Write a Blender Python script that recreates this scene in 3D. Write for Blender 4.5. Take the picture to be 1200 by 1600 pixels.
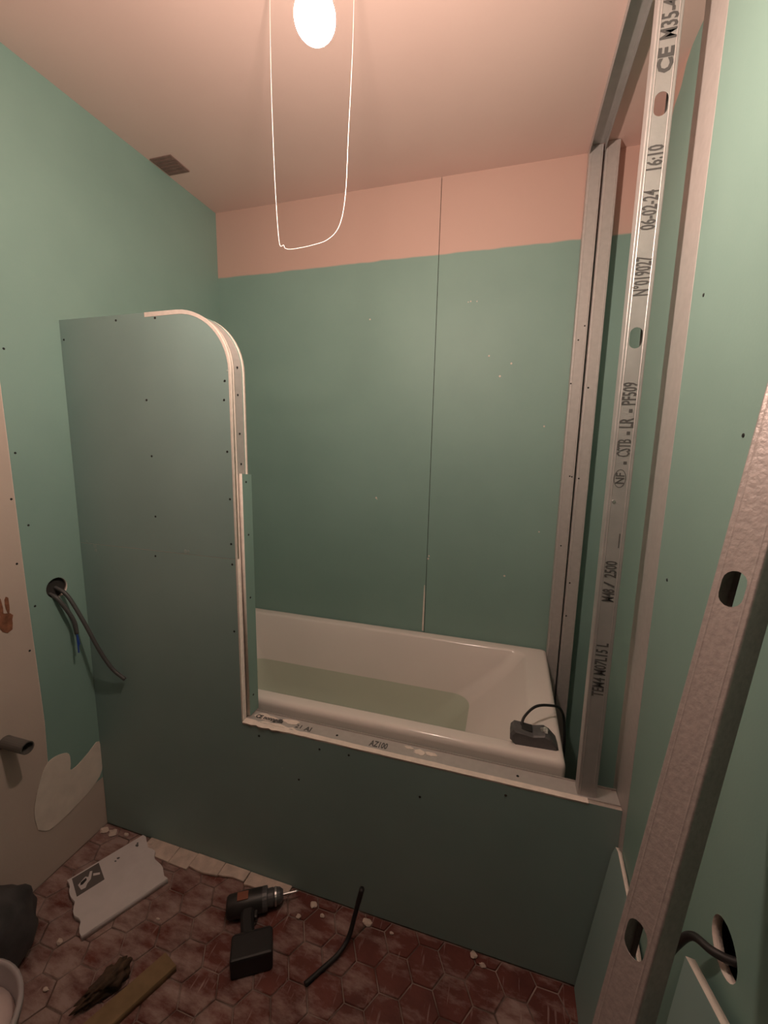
import bpy, bmesh, math, random
from mathutils import Vector, Matrix, noise

scn = bpy.context.scene
for o in list(bpy.data.objects):
    bpy.data.objects.remove(o)
COL = scn.collection
random.seed(7)
V = Vector

# ------------------------------------------------------------------ camera
cam_d = bpy.data.cameras.new('camera')
cam_d.sensor_fit = 'HORIZONTAL'
cam_d.sensor_width = 36.0
cam_d.lens = 36.0 * 655.12 / 1200.0
cam_d.clip_start = 0.01
cam = bpy.data.objects.new('camera', cam_d)
COL.objects.link(cam)
RT = (0.95808, 0.28588, 0.01897)
UP = (-0.06270, 0.14461, 0.98750)
FW = (-0.27956, 0.94729, -0.15647)
CP = (1.40366, -1.05688, 1.46239)
cam.matrix_world = Matrix(((RT[0], UP[0], -FW[0], CP[0]), (RT[1], UP[1], -FW[1], CP[1]),
                           (RT[2], UP[2], -FW[2], CP[2]), (0, 0, 0, 1)))
scn.camera = cam

# ------------------------------------------------------------------ world, light level, exposure
wld = bpy.data.worlds.new('world')
scn.world = wld
wld.use_nodes = True
wld.node_tree.nodes['Background'].inputs[0].default_value = (0.5, 0.45, 0.42, 1)
wld.node_tree.nodes['Background'].inputs[1].default_value = 0.004
BULB_STRENGTH = 1660.0
BULB_COLOUR = (1.0, 0.785, 0.65, 1)
BULB_POS = V((1.090, -0.400, 2.079))
vs = scn.view_settings
vs.view_transform = 'Standard'
vs.look = 'None'
vs.gamma = 1.0
vs.use_curve_mapping = False
vs.exposure = 0.0

# ------------------------------------------------------------------ room sizes
HC = 2.53          # ceiling
D = 0.795          # face of the rear wall
XO = 0.629         # opening jamb
SILL = 0.57
XR = 1.7300        # near right board face
XW = 1.80          # recessed right wall face
ZT = 1.837         # top of the tall panel
YN = -1.40         # unseen end behind the camera, left open to cut bounced light
GREEN_TOP = 2.243


# ------------------------------------------------------------------ materials
def mat(name, col, rough=0.6, metal=0.0, var=0.12, scale=6.0, bump=0.0, bscale=60.0, spec=0.5, col2=None, fine=0.0):
    m = bpy.data.materials.new(name)
    m.use_nodes = True
    nt = m.node_tree
    b = nt.nodes['Principled BSDF']
    b.inputs['Roughness'].default_value = rough
    b.inputs['Metallic'].default_value = metal
    b.inputs['Specular IOR Level'].default_value = spec
    g = nt.nodes.new('ShaderNodeNewGeometry')
    n = nt.nodes.new('ShaderNodeTexNoise')
    n.inputs['Scale'].default_value = scale
    n.inputs['Detail'].default_value = 6
    nt.links.new(g.outputs['Position'], n.inputs['Vector'])
    r = nt.nodes.new('ShaderNodeValToRGB')
    r.color_ramp.elements[0].position = 0.32
    r.color_ramp.elements[1].position = 0.70
    c2 = col2 if col2 else tuple(min(1, c * (1 + var)) for c in col)
    c1 = col if col2 else tuple(c * (1 - var) for c in col)
    r.color_ramp.elements[0].color = (*c1, 1)
    r.color_ramp.elements[1].color = (*c2, 1)
    nt.links.new(n.outputs['Fac'], r.inputs['Fac'])
    nt.links.new(r.outputs['Color'], b.inputs['Base Color'])
    if bump > 0:
        n2 = nt.nodes.new('ShaderNodeTexNoise')
        n2.inputs['Scale'].default_value = bscale
        n2.inputs['Detail'].default_value = 4
        nt.links.new(g.outputs['Position'], n2.inputs['Vector'])
        bp = nt.nodes.new('ShaderNodeBump')
        bp.inputs['Strength'].default_value = bump
        bp.inputs['Distance'].default_value = 0.004
        nt.links.new(n2.outputs['Fac'], bp.inputs['Height'])
        nt.links.new(bp.outputs['Normal'], b.inputs['Normal'])
    m['ramp'] = r.name
    return m


GREEN = (0.212, 0.334, 0.291)
GREEN2 = (0.247, 0.380, 0.332)
PINK = (0.60, 0.395, 0.335)
PINK2 = (0.66, 0.445, 0.38)
M = {}
M['green'] = mat('green_board_paper', GREEN, 0.55, col2=GREEN2, scale=2.2, bump=0.04, bscale=180)
M['panel'] = mat('dusty_green_board_paper', (0.248, 0.362, 0.342), 0.5, col2=(0.292, 0.412, 0.390), scale=2.6, bump=0.04, bscale=180)
M['pink'] = mat('pink_skim_plaster', PINK, 0.7, col2=PINK2, scale=1.6, bump=0.08, bscale=40)
M['ceiling'] = mat('pink_white_ceiling', (0.72, 0.51, 0.46), 0.7, col2=(0.78, 0.565, 0.51), scale=1.6, bump=0.08, bscale=40)
M['cream'] = mat('cream_wall_plaster', (0.50, 0.40, 0.345), 0.75, col2=(0.56, 0.455, 0.39), scale=3.0, bump=0.15, bscale=50)
M['gypsum'] = mat('cut_gypsum', (0.80, 0.69, 0.62), 0.85, var=0.06, scale=60, bump=0.3, bscale=300)
M['filler'] = mat('white_filler', (0.72, 0.62, 0.54), 0.85, var=0.07, scale=20, bump=0.3, bscale=60)
M['zinc'] = mat('galvanised_steel', (0.60, 0.54, 0.52), 0.38, metal=0.75, var=0.07, scale=90, bump=0.05, bscale=300)
M['zinc_dull'] = mat('dull_galvanised_steel', (0.46, 0.435, 0.425), 0.45, metal=0.45, var=0.06, scale=30, bump=0.05, bscale=200)
M['zinc_matt'] = mat('dusty_galvanised_steel', (0.52, 0.475, 0.455), 0.5, metal=0.35, var=0.05, scale=60)
M['zinc_speckled'] = mat('speckled_galvanised_steel', (0.44, 0.375, 0.36), 0.42, metal=0.4, var=0.10, scale=150, bump=0.2, bscale=150)
M['ink'] = mat('black_ink', (0.085, 0.08, 0.078), 0.7, var=0.1)
M['screw'] = mat('phosphate_screw', (0.018, 0.017, 0.017), 0.5, metal=0.4, var=0.1)
M['acrylic'] = mat('white_acrylic', (0.78, 0.71, 0.665), 0.16, var=0.015, scale=3)
M['black'] = mat('black_rubber', (0.018, 0.016, 0.016), 0.55, var=0.15)
M['blackpl'] = mat('black_plastic', (0.030, 0.026, 0.025), 0.45, var=0.2, scale=30)
M['grey_tool'] = mat('grey_plastic', (0.095, 0.090, 0.092), 0.42, var=0.18, scale=40)
M['orange_tool'] = mat('rust_red_plastic', (0.26, 0.09, 0.055), 0.5)
M['steel'] = mat('bright_steel', (0.6, 0.58, 0.56), 0.38, metal=0.9, var=0.05)
M['conduit'] = mat('grey_conduit', (0.075, 0.073, 0.072), 0.5)
M['pipe'] = mat('grey_pvc_pipe', (0.12, 0.11, 0.10), 0.45)
M['blue'] = mat('blue_wire', (0.03, 0.07, 0.30), 0.4)
M['wire'] = mat('white_wire', (0.85, 0.80, 0.76), 0.4, var=0.03)
M['white_pl'] = mat('white_plastic', (0.75, 0.72, 0.69), 0.45, var=0.03)
M['smear'] = mat('brown_smear', (0.22, 0.085, 0.045), 0.6, var=0.35, scale=60)
M['vent'] = mat('vent_brown', (0.22, 0.135, 0.115), 0.7, var=0.12, scale=40)
M['grout'] = mat('dusty_grout', (0.10, 0.055, 0.045), 0.9, col2=(0.36, 0.27, 0.235), scale=14, bump=0.4, bscale=90)
M['mortar'] = mat('pale_mortar', (0.60, 0.47, 0.40), 0.9, var=0.16, scale=30, bump=0.5, bscale=80)
M['slab'] = mat('white_slab', (0.64, 0.58, 0.57), 0.6, var=0.05, scale=20)
M['print'] = mat('dark_print', (0.12, 0.10, 0.095), 0.6)
M['wood'] = mat('yellow_brown_wood', (0.20, 0.125, 0.06), 0.6, col2=(0.27, 0.17, 0.085), scale=25)
M['rag'] = mat('dark_brown_rag', (0.035, 0.022, 0.014), 0.8, col2=(0.10, 0.055, 0.03), scale=45, bump=0.6, bscale=60)
M['bag'] = mat('dark_bag', (0.060, 0.055, 0.057), 0.6, var=0.4, scale=14, bump=0.3, bscale=25)
M['bucket'] = mat('pale_bucket', (0.38, 0.33, 0.33), 0.45, var=0.06)
M['lime'] = mat('pinkish_plaster_mix', (0.60, 0.49, 0.46), 0.8, var=0.05, scale=12, bump=0.2, bscale=40)
M['scuff'] = mat('dusty_scuff', (0.34, 0.42, 0.39), 0.7, var=0.05)
M['dark'] = mat('dark_cavity', (0.03, 0.026, 0.024), 0.9)


def paint_band(name, base, zlim, slope=0.0):
    """board paper with a skim-coat band above zlim (rough lower edge)."""
    m = mat(name, GREEN, 0.55, col2=GREEN2, scale=2.2, bump=0.04, bscale=180)
    nt = m.node_tree
    b = nt.nodes['Principled BSDF']
    r = nt.nodes[m['ramp']]
    g = [n for n in nt.nodes if n.type == 'NEW_GEOMETRY'][0]
    sx = nt.nodes.new('ShaderNodeSeparateXYZ')
    nt.links.new(g.outputs['Position'], sx.inputs[0])
    n = nt.nodes.new('ShaderNodeTexNoise')
    n.inputs['Scale'].default_value = 9
    nt.links.new(g.outputs['Position'], n.inputs['Vector'])
    ml = nt.nodes.new('ShaderNodeMath'); ml.operation = 'MULTIPLY_ADD'
    nt.links.new(n.outputs['Fac'], ml.inputs[0]); ml.inputs[1].default_value = base
    sl_ = nt.nodes.new('ShaderNodeMath'); sl_.operation = 'MULTIPLY_ADD'
    nt.links.new(sx.outputs['Y'], sl_.inputs[0]); sl_.inputs[1].default_value = slope
    nt.links.new(sx.outputs['Z'], sl_.inputs[2])
    nt.links.new(sl_.outputs[0], ml.inputs[2])
    mr = nt.nodes.new('ShaderNodeMapRange')
    mr.inputs['From Min'].default_value = zlim + base * 0.5 - 0.003
    mr.inputs['From Max'].default_value = zlim + base * 0.5 + 0.003
    nt.links.new(ml.outputs[0], mr.inputs['Value'])
    mx = nt.nodes.new('ShaderNodeMix'); mx.data_type = 'RGBA'
    nt.links.new(mr.outputs['Result'], mx.inputs['Factor'])
    nt.links.new(r.outputs['Color'], mx.inputs['A'])
    mx.inputs['B'].default_value = (*PINK, 1)
    nt.links.new(mx.outputs['Result'], b.inputs['Base Color'])
    return m


M['rear'] = paint_band('green_board_with_skim_band', 0.012, GREEN_TOP)
M['side'] = paint_band('green_board_with_ragged_skim', 0.10, GREEN_TOP + 0.75 * D, 0.75)


def tile_material():
    m = mat('dusty_terracotta', (0.095, 0.022, 0.016), 0.55, col2=(0.155, 0.040, 0.029), scale=11, bump=0.35, bscale=70)
    nt = m.node_tree
    b = nt.nodes['Principled BSDF']
    r = nt.nodes[m['ramp']]
    g = [n for n in nt.nodes if n.type == 'NEW_GEOMETRY'][0]
    sx = nt.nodes.new('ShaderNodeSeparateXYZ')
    nt.links.new(g.outputs['Position'], sx.inputs[0])
    mp = nt.nodes.new('ShaderNodeMapping')
    mp.inputs['Rotation'].default_value = (0, 0, 0.5)
    mp.inputs['Scale'].default_value = (9, 22, 9)
    nt.links.new(g.outputs['Position'], mp.inputs['Vector'])
    n = nt.nodes.new('ShaderNodeTexNoise')
    n.inputs['Scale'].default_value = 1.0
    n.inputs['Detail'].default_value = 8
    n.inputs['Roughness'].default_value = 0.65
    nt.links.new(mp.outputs[0], n.inputs['Vector'])
    # dust lies thicker where the cutting was done (middle left), thin to the right
    gx = nt.nodes.new('ShaderNodeMapRange')
    gx.inputs['From Min'].default_value = 0.25; gx.inputs['From Max'].default_value = 1.25
    gx.inputs['To Min'].default_value = 0.10; gx.inputs['To Max'].default_value = -0.07
    nt.links.new(sx.outputs['X'], gx.inputs['Value'])
    ad = nt.nodes.new('ShaderNodeMath'); ad.operation = 'ADD'
    nt.links.new(n.outputs['Fac'], ad.inputs[0]); nt.links.new(gx.outputs[0], ad.inputs[1])
    # one spilled patch of plaster dust
    ds = nt.nodes.new('ShaderNodeVectorMath'); ds.operation = 'DISTANCE'
    nt.links.new(g.outputs['Position'], ds.inputs[0]); ds.inputs[1].default_value = (1.50, -0.145, 0)
    sp = nt.nodes.new('ShaderNodeMapRange')
    sp.inputs['From Min'].default_value = 0.04; sp.inputs['From Max'].default_value = 0.11
    sp.inputs['To Min'].default_value = 0.22; sp.inputs['To Max'].default_value = 0.0
    nt.links.new(ds.outputs['Value'], sp.inputs['Value'])
    ad2 = nt.nodes.new('ShaderNodeMath'); ad2.operation = 'ADD'
    nt.links.new(ad.outputs[0], ad2.inputs[0]); nt.links.new(sp.outputs[0], ad2.inputs[1])
    mr = nt.nodes.new('ShaderNodeMapRange')
    mr.inputs['From Min'].default_value = 0.44; mr.inputs['From Max'].default_value = 0.70
    mr.inputs['To Max'].default_value = 0.85
    nt.links.new(ad2.outputs[0], mr.inputs['Value'])
    mp2 = nt.nodes.new('ShaderNodeMapping')
    mp2.inputs['Rotation'].default_value = (0, 0, -0.35)
    mp2.inputs['Scale'].default_value = (95, 10, 10)
    nt.links.new(g.outputs['Position'], mp2.inputs['Vector'])
    ns = nt.nodes.new('ShaderNodeTexNoise')
    ns.inputs['Scale'].default_value = 1.0; ns.inputs['Detail'].default_value = 3
    nt.links.new(mp2.outputs[0], ns.inputs['Vector'])
    m2 = nt.nodes.new('ShaderNodeMapRange')
    m2.inputs['From Min'].default_value = 0.62; m2.inputs['From Max'].default_value = 0.74
    m2.inputs['To Max'].default_value = 0.8
    nt.links.new(ns.outputs['Fac'], m2.inputs['Value'])
    mm = nt.nodes.new('ShaderNodeMath'); mm.operation = 'MAXIMUM'
    nt.links.new(mr.outputs['Result'], mm.inputs[0]); nt.links.new(m2.outputs[0], mm.inputs[1])
    mx = nt.nodes.new('ShaderNodeMix'); mx.data_type = 'RGBA'
    nt.links.new(mm.outputs[0], mx.inputs['Factor'])
    nt.links.new(r.outputs['Color'], mx.inputs['A'])
    mx.inputs['B'].default_value = (0.40, 0.285, 0.255, 1)
    nt.links.new(mx.outputs['Result'], b.inputs['Base Color'])
    return m


M['tile'] = tile_material()


def water_material():
    m = bpy.data.materials.new('still_water')
    m.use_nodes = True
    nt = m.node_tree
    nt.nodes.clear()
    out = nt.nodes.new('ShaderNodeOutputMaterial')
    tr = nt.nodes.new('ShaderNodeBsdfTransparent'); tr.inputs[0].default_value = (0.80, 0.90, 0.83, 1)
    gl = nt.nodes.new('ShaderNodeBsdfGlossy'); gl.inputs['Roughness'].default_value = 0.02
    fr = nt.nodes.new('ShaderNodeFresnel'); fr.inputs['IOR'].default_value = 1.33
    n = nt.nodes.new('ShaderNodeTexNoise'); n.inputs['Scale'].default_value = 5
    bp = nt.nodes.new('ShaderNodeBump'); bp.inputs['Strength'].default_value = 0.02
    nt.links.new(n.outputs['Fac'], bp.inputs['Height'])
    nt.links.new(bp.outputs['Normal'], gl.inputs['Normal'])
    mx = nt.nodes.new('ShaderNodeMixShader')
    nt.links.new(fr.outputs[0], mx.inputs[0])
    nt.links.new(tr.outputs[0], mx.inputs[1]); nt.links.new(gl.outputs[0], mx.inputs[2])
    nt.links.new(mx.outputs[0], out.inputs[0])
    return m


M['water'] = water_material()


def emit_material():
    m = bpy.data.materials.new('lit_bulb_glass')
    m.use_nodes = True
    b = m.node_tree.nodes['Principled BSDF']
    b.inputs['Base Color'].default_value = (0.9, 0.88, 0.85, 1)
    b.inputs['Emission Color'].default_value = BULB_COLOUR
    # emission hand-shaped: strongest sideways, weak at the tip to darken the floor
    nt = m.node_tree
    g = nt.nodes.new('ShaderNodeNewGeometry')
    sx = nt.nodes.new('ShaderNodeSeparateXYZ')
    nt.links.new(g.outputs['Normal'], sx.inputs[0])
    mr = nt.nodes.new('ShaderNodeFloatCurve')
    cv = mr.mapping.curves[0]
    cv.points[0].location = (0.0, 0.01)
    cv.points[1].location = (1.0, 0.30)
    for x_, y_ in ((0.10, 0.02), (0.20, 0.16), (0.40, 0.92), (0.58, 1.0), (0.80, 0.55)):
        cv.points.new(x_, y_)
    mr.mapping.update()
    h01 = nt.nodes.new('ShaderNodeMath'); h01.operation = 'MULTIPLY_ADD'
    nt.links.new(sx.outputs['Z'], h01.inputs[0]); h01.inputs[1].default_value = 0.5; h01.inputs[2].default_value = 0.5
    nt.links.new(h01.outputs[0], mr.inputs['Value'])
    ms = nt.nodes.new('ShaderNodeMath'); ms.operation = 'MULTIPLY'
    nt.links.new(mr.outputs[0], ms.inputs[0]); ms.inputs[1].default_value = BULB_STRENGTH
    nt.links.new(ms.outputs[0], b.inputs['Emission Strength'])
    return m


M['bulb'] = emit_material()


# ------------------------------------------------------------------ mesh helpers
def link(o, parent=None):
    COL.objects.link(o)
    if parent is not None:
        o.parent = parent
    return o


def obj(name, bm, m, parent=None, smooth=False, world=True):
    """bm in world coords unless world=False; parts are re-based on their root's location."""
    off = V((0, 0, 0))
    if world and parent is not None:
        p = parent
        while p is not None:
            off += p.location
            p = p.parent
    bmesh.ops.recalc_face_normals(bm, faces=bm.faces)
    if off.length > 0:
        bmesh.ops.translate(bm, verts=bm.verts, vec=-off)
    me = bpy.data.meshes.new(name)
    bm.to_mesh(me)
    bm.free()
    for x in (m if isinstance(m, (list, tuple)) else [m]):
        me.materials.append(M[x])
    if smooth:
        for f in me.polygons:
            f.use_smooth = True
    return link(bpy.data.objects.new(name, me), parent)


def tag(o, label, cat=None, group=None, kind=None):
    o['label'] = label
    if cat:
        o['category'] = cat
    if group:
        o['group'] = group
    if kind:
        o['kind'] = kind
    return o


def empty(name, loc, rot=None):
    e = bpy.data.objects.new(name, None)
    e.empty_display_size = 0.05
    e.location = loc
    if rot:
        e.rotation_euler = rot
    return link(e)


def add_box(bm, x0, x1, y0, y1, z0, z1, bev=0.0, mi=0):
    r = bmesh.ops.create_cube(bm, size=1.0)
    vs_ = r['verts']
    for v in vs_:
        v.co = V((x0 + (v.co.x + 0.5) * (x1 - x0), y0 + (v.co.y + 0.5) * (y1 - y0), z0 + (v.co.z + 0.5) * (z1 - z0)))
    fs = set(f for v in vs_ for f in v.link_faces)
    for f in fs:
        f.material_index = mi
    if bev > 0:
        es = list(set(e for v in vs_ for e in v.link_edges))
        bmesh.ops.bevel(bm, geom=es, offset=bev, segments=2, affect='EDGES', profile=0.5)
    return bm


def box(x0, x1, y0, y1, z0, z1, bev=0.0):
    return add_box(bmesh.new(), x0, x1, y0, y1, z0, z1, bev)


def plate(outline, holes, t, axes, org, edge_mi=1):
    """flat sheet with holes; (u,v) -> org + u*axes[0] + v*axes[1] + w*axes[2], w in 0..t; cut edges take material 1."""
    cu = bpy.data.curves.new('tmp', 'CURVE')
    cu.dimensions = '2D'
    cu.fill_mode = 'BOTH'
    cu.extrude = t / 2
    for pts in [outline] + list(holes):
        s = cu.splines.new('POLY')
        s.points.add(len(pts) - 1)
        for i, q in enumerate(pts):
            s.points[i].co = (q[0], q[1], 0, 1)
        s.use_cyclic_u = True
    to = bpy.data.objects.new('tmp', cu)
    COL.objects.link(to)
    dg = bpy.context.evaluated_depsgraph_get()
    me = bpy.data.meshes.new_from_object(to.evaluated_get(dg))
    bm = bmesh.new()
    bm.from_mesh(me)
    bpy.data.objects.remove(to)
    bpy.data.curves.remove(cu)
    bpy.data.meshes.remove(me)
    bmesh.ops.remove_doubles(bm, verts=bm.verts, dist=1e-6)
    bmesh.ops.recalc_face_normals(bm, faces=bm.faces)
    for f in bm.faces:
        f.material_index = 0 if abs(f.normal.z) > 0.7 else edge_mi
    A, B, C_ = [V(a) for a in axes]
    o = V(org)
    for v in bm.verts:
        v.co = o + A * v.co.x + B * v.co.y + C_ * (v.co.z + t / 2)
    return bm


def circle(cx, cy, rx, ry=None, n=24, rot=0):
    ry = ry or rx
    out = []
    for i in range(n):
        a = 2 * math.pi * i / n
        x, y = rx * math.cos(a), ry * math.sin(a)
        out.append((cx + x * math.cos(rot) - y * math.sin(rot), cy + x * math.sin(rot) + y * math.cos(rot)))
    return out


def slot(cx, cy, w, h, n=8):
    """upright rounded slot."""
    r = w / 2
    s = h / 2 - r
    out = []
    for i in range(n + 1):
        a = math.pi * i / n
        out.append((cx + r * math.cos(a), cy + s + r * math.sin(a)))
    for i in range(n + 1):
        a = math.pi + math.pi * i / n
        out.append((cx + r * math.cos(a), cy - s + r * math.sin(a)))
    return out


def catmull(pts, sub=8):
    P = [V(p) for p in pts]
    P = [2 * P[0] - P[1]] + P + [2 * P[-1] - P[-2]]
    out = []
    for i in range(1, len(P) - 2):
        a, b, c, d = P[i - 1], P[i], P[i + 1], P[i + 2]
        for k in range(sub):
            t = k / sub
            out.append(0.5 * ((2 * b) + (c - a) * t + (2 * a - 5 * b + 4 * c - d) * t * t + (3 * b - a - 3 * c + d) * t ** 3))
    out.append(P[-2])
    return out


def add_tube(bm, pts, r, n=8, cap=True, mi=0):
    """r a number or list."""
    P = [V(p) for p in pts]
    rs = r if isinstance(r, (list, tuple)) else [r] * len(P)
    rings = []
    t = (P[1] - P[0]).normalized()
    ref = V((0, 0, 1)) if abs(t.z) < 0.9 else V((1, 0, 0))
    u = t.cross(ref).normalized()
    for i, p in enumerate(P):
        t = (P[min(i + 1, len(P) - 1)] - P[max(i - 1, 0)]).normalized()
        u = (u - t * u.dot(t)).normalized()
        w = t.cross(u)
        rings.append([bm.verts.new(p + (u * math.cos(2 * math.pi * k / n) + w * math.sin(2 * math.pi * k / n)) * rs[i]) for k in range(n)])
    for a, b in zip(rings, rings[1:]):
        for k in range(n):
            bm.faces.new((a[k], a[(k + 1) % n], b[(k + 1) % n], b[k])).material_index = mi
    if cap:
        bm.faces.new(rings[0][::-1]).material_index = mi
        bm.faces.new(rings[-1]).material_index = mi
    return bm


def tube(pts, r, n=8, cap=True):
    return add_tube(bmesh.new(), pts, r, n, cap)


def lathe(prof, org, n=32, axis='z'):
    """prof list of (r, h)."""
    bm = bmesh.new()
    rings = []
    for r, h in prof:
        if r < 1e-5:
            rings.append([bm.verts.new(V(org) + V((0, 0, h)))])
        else:
            rings.append([bm.verts.new(V(org) + V((r * math.cos(2 * math.pi * k / n), r * math.sin(2 * math.pi * k / n), h))) for k in range(n)])
    for a, b in zip(rings, rings[1:]):
        for k in range(n):
            q = [a[k % len(a)], a[(k + 1) % len(a)], b[(k + 1) % len(b)], b[k % len(b)]]
            q2 = []
            for v in q:
                if v not in q2:
                    q2.append(v)
            if len(q2) > 2:
                bm.faces.new(q2)
    return bm


def rrect(x0, x1, y0, y1, r, z, n=8):
    out = []
    for cx, cy, a0 in ((x1 - r, y1 - r, 0), (x0 + r, y1 - r, 90), (x0 + r, y0 + r, 180), (x1 - r, y0 + r, 270)):
        for i in range(n + 1):
            a = math.radians(a0 + 90 * i / n)
            out.append(V((cx + r * math.cos(a), cy + r * math.sin(a), z)))
    return out


def loft(loops, cap0=False, cap1=True):
    bm = bmesh.new()
    rings = [[bm.verts.new(p) for p in l] for l in loops]
    n = len(rings[0])
    for a, b in zip(rings, rings[1:]):
        for k in range(n):
            bm.faces.new((a[k], a[(k + 1) % n], b[(k + 1) % n], b[k]))
    if cap0:
        bm.faces.new(rings[0])
    if cap1:
        bm.faces.new(rings[-1][::-1])
    return bm


def blob_outline(cx, cy, rx, ry, n=14, jag=0.3, rnd=random):
    return [(cx + rx * (1 + rnd.uniform(-jag, jag)) * math.cos(2 * math.pi * i / n),
             cy + ry * (1 + rnd.uniform(-jag, jag)) * math.sin(2 * math.pi * i / n)) for i in range(n)]


def add_disc(bm, c, nrm, r, h=0.0012, n=10):
    """low screw head: a small truncated cone with a recess-free dark top."""
    nrm = V(nrm).normalized()
    c = V(c)
    u = nrm.orthogonal().normalized()
    w = nrm.cross(u)
    a = [bm.verts.new(c + (u * math.cos(2 * math.pi * k / n) + w * math.sin(2 * math.pi * k / n)) * r) for k in range(n)]
    b = [bm.verts.new(c + nrm * h + (u * math.cos(2 * math.pi * k / n) + w * math.sin(2 * math.pi * k / n)) * r * 0.8) for k in range(n)]
    for k in range(n):
        bm.faces.new((a[k], a[(k + 1) % n], b[(k + 1) % n], b[k]))
    bm.faces.new(b)


def lump(c, rad, seed, amp=0.25, sub=3, freq=2.2, flat=None):
    bm = bmesh.new()
    bmesh.ops.create_icosphere(bm, subdivisions=sub, radius=1.0)
    for v in bm.verts:
        d = v.co.normalized()
        k = 1 + amp * noise.noise(d * freq + V((seed * 3.1, seed * 1.7, seed))) + amp * 0.4 * noise.noise(d * freq * 2.7 + V((seed, 9, 2)))
        q = V((d.x * rad[0] * k, d.y * rad[1] * k, d.z * rad[2] * k))
        if flat is not None and q.z < -flat:
            q.z = -flat
        v.co = V(c) + q
    return bm


def text_mesh(s, size, sx, mname, parent, org, right, up, name='lettering', weight=0.0, local=True):
    cu = bpy.data.curves.new('tmp', 'FONT')
    cu.body = s
    cu.size = size
    cu.offset = weight
    cu.extrude = 0.00012
    cu.resolution_u = 2
    to = bpy.data.objects.new('tmp', cu)
    COL.objects.link(to)
    dg = bpy.context.evaluated_depsgraph_get()
    me = bpy.data.meshes.new_from_object(to.evaluated_get(dg))
    bpy.data.objects.remove(to)
    bpy.data.curves.remove(cu)
    R_, U_ = V(right), V(up)
    N_ = R_.cross(U_)
    if len(me.vertices):
        w = max(v.co.x for v in me.vertices)
    else:
        w = 1
    k = sx / w if sx else 1.0
    for v in me.vertices:
        v.co = V(org) + R_ * v.co.x * k + U_ * v.co.y + N_ * (v.co.z + 0.0002)
    me.name = name
    me.materials.clear()
    me.materials.append(M[mname])
    return link(bpy.data.objects.new(name, me), parent)


def profile(name, w, d, L, holes, mname, root, lips=True, th=0.0009, hole_w=0.025, hole_h=0.042, ribs=True, rib_h=0.0008):
    """C-shaped steel section in local coords: web in the local XZ plane facing -Y, centred on x=0, z from 0 to L."""
    r = 0.0025
    bm = plate([(-w / 2 + r, 0), (w / 2 - r, 0), (w / 2 - r, L), (-w / 2 + r, L)],
               [slot(0, z, hole_w, hole_h) for z in holes], th, ((1, 0, 0), (0, 0, 1), (0, 1, 0)), (0, 0, 0), 0)
    web = obj('web', bm, mname, root, world=False)
    for s in (-1, 1):
        path = []
        for i in range(5):
            a = math.pi / 2 * i / 4
            path.append((s * (w / 2 - r + r * math.sin(a)), r - r * math.cos(a)))
        path.append((s * w / 2, d - 0.001))
        if lips:
            path += [(s * (w / 2 - 0.0006), d), (s * (w / 2 - 0.007), d)]
        inner = [(x - s * th if i > 2 else x, y + (th if i <= 2 else (th if i <= 4 else 0))) for i, (x, y) in enumerate(path)]
        if lips:
            inner[-1] = (path[-1][0], d - th)
            inner[-2] = (path[-2][0] - s * th, d - th)
            inner[-3] = (path[-3][0] - s * th, d - th)
        bm = bmesh.new()
        A = [[bm.verts.new((x, y, z)) for x, y in path] for z in (0, L)]
        B = [[bm.verts.new((x, y, z)) for x, y in inner] for z in (0, L)]
        n = len(path)
        for k in range(n - 1):
            bm.faces.new((A[0][k], A[0][k + 1], A[1][k + 1], A[1][k]))
            bm.faces.new((B[0][k], B[1][k], B[1][k + 1], B[0][k + 1]))
            for e in (0, 1):
                bm.faces.new((A[e][k], A[e][k + 1], B[e][k + 1], B[e][k]))
        obj('flange', bm, mname, root, smooth=False, world=False)
    if ribs:
        for s in (-1, 1):
            bm = bmesh.new()
            x = s * w * 0.34
            a = [bm.verts.new((x - 0.0014, 0, z)) for z in (0, L)]
            b = [bm.verts.new((x, -rib_h, z)) for z in (0, L)]
            c = [bm.verts.new((x + 0.0014, 0, z)) for z in (0, L)]
            bm.faces.new((a[0], b[0], b[1], a[1])); bm.faces.new((b[0], c[0], c[1], b[1]))
            obj('rib', bm, mname, root, world=False)
    return web


def screws(name, pts, nrm, parent, r=0.0035, m='screw'):
    bm = bmesh.new()
    for p in pts:
        add_disc(bm, p, nrm, r)
    o = obj(name, bm, m, parent)
    o['kind'] = 'stuff'
    o['label'] = 'small black screw heads'
    return o


# =================================================================== THE SETTING
def structure(o, label):
    o['kind'] = 'structure'
    o['label'] = label
    return o


# ---- floor: a grout bed with hexagonal terracotta tiles
floor = obj('floor', box(-0.05, XW + 0.05, YN, D + 0.05, -0.06, -0.004), 'grout')
structure(floor, 'dusty hexagonal red terracotta tile floor')
PITCH = 0.095
RAD = (PITCH - 0.0035) / math.sqrt(3)


def clip(poly, a, b, c):
    """keep a*x+b*y<=c."""
    out = []
    for i in range(len(poly)):
        p, q = poly[i], poly[(i + 1) % len(poly)]
        dp, dq = a * p[0] + b * p[1] - c, a * q[0] + b * q[1] - c
        if dp <= 0:
            out.append(p)
        if dp * dq < 0:
            t = dp / (dp - dq)
            out.append((p[0] + (q[0] - p[0]) * t, p[1] + (q[1] - p[1]) * t))
    return out


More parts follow.
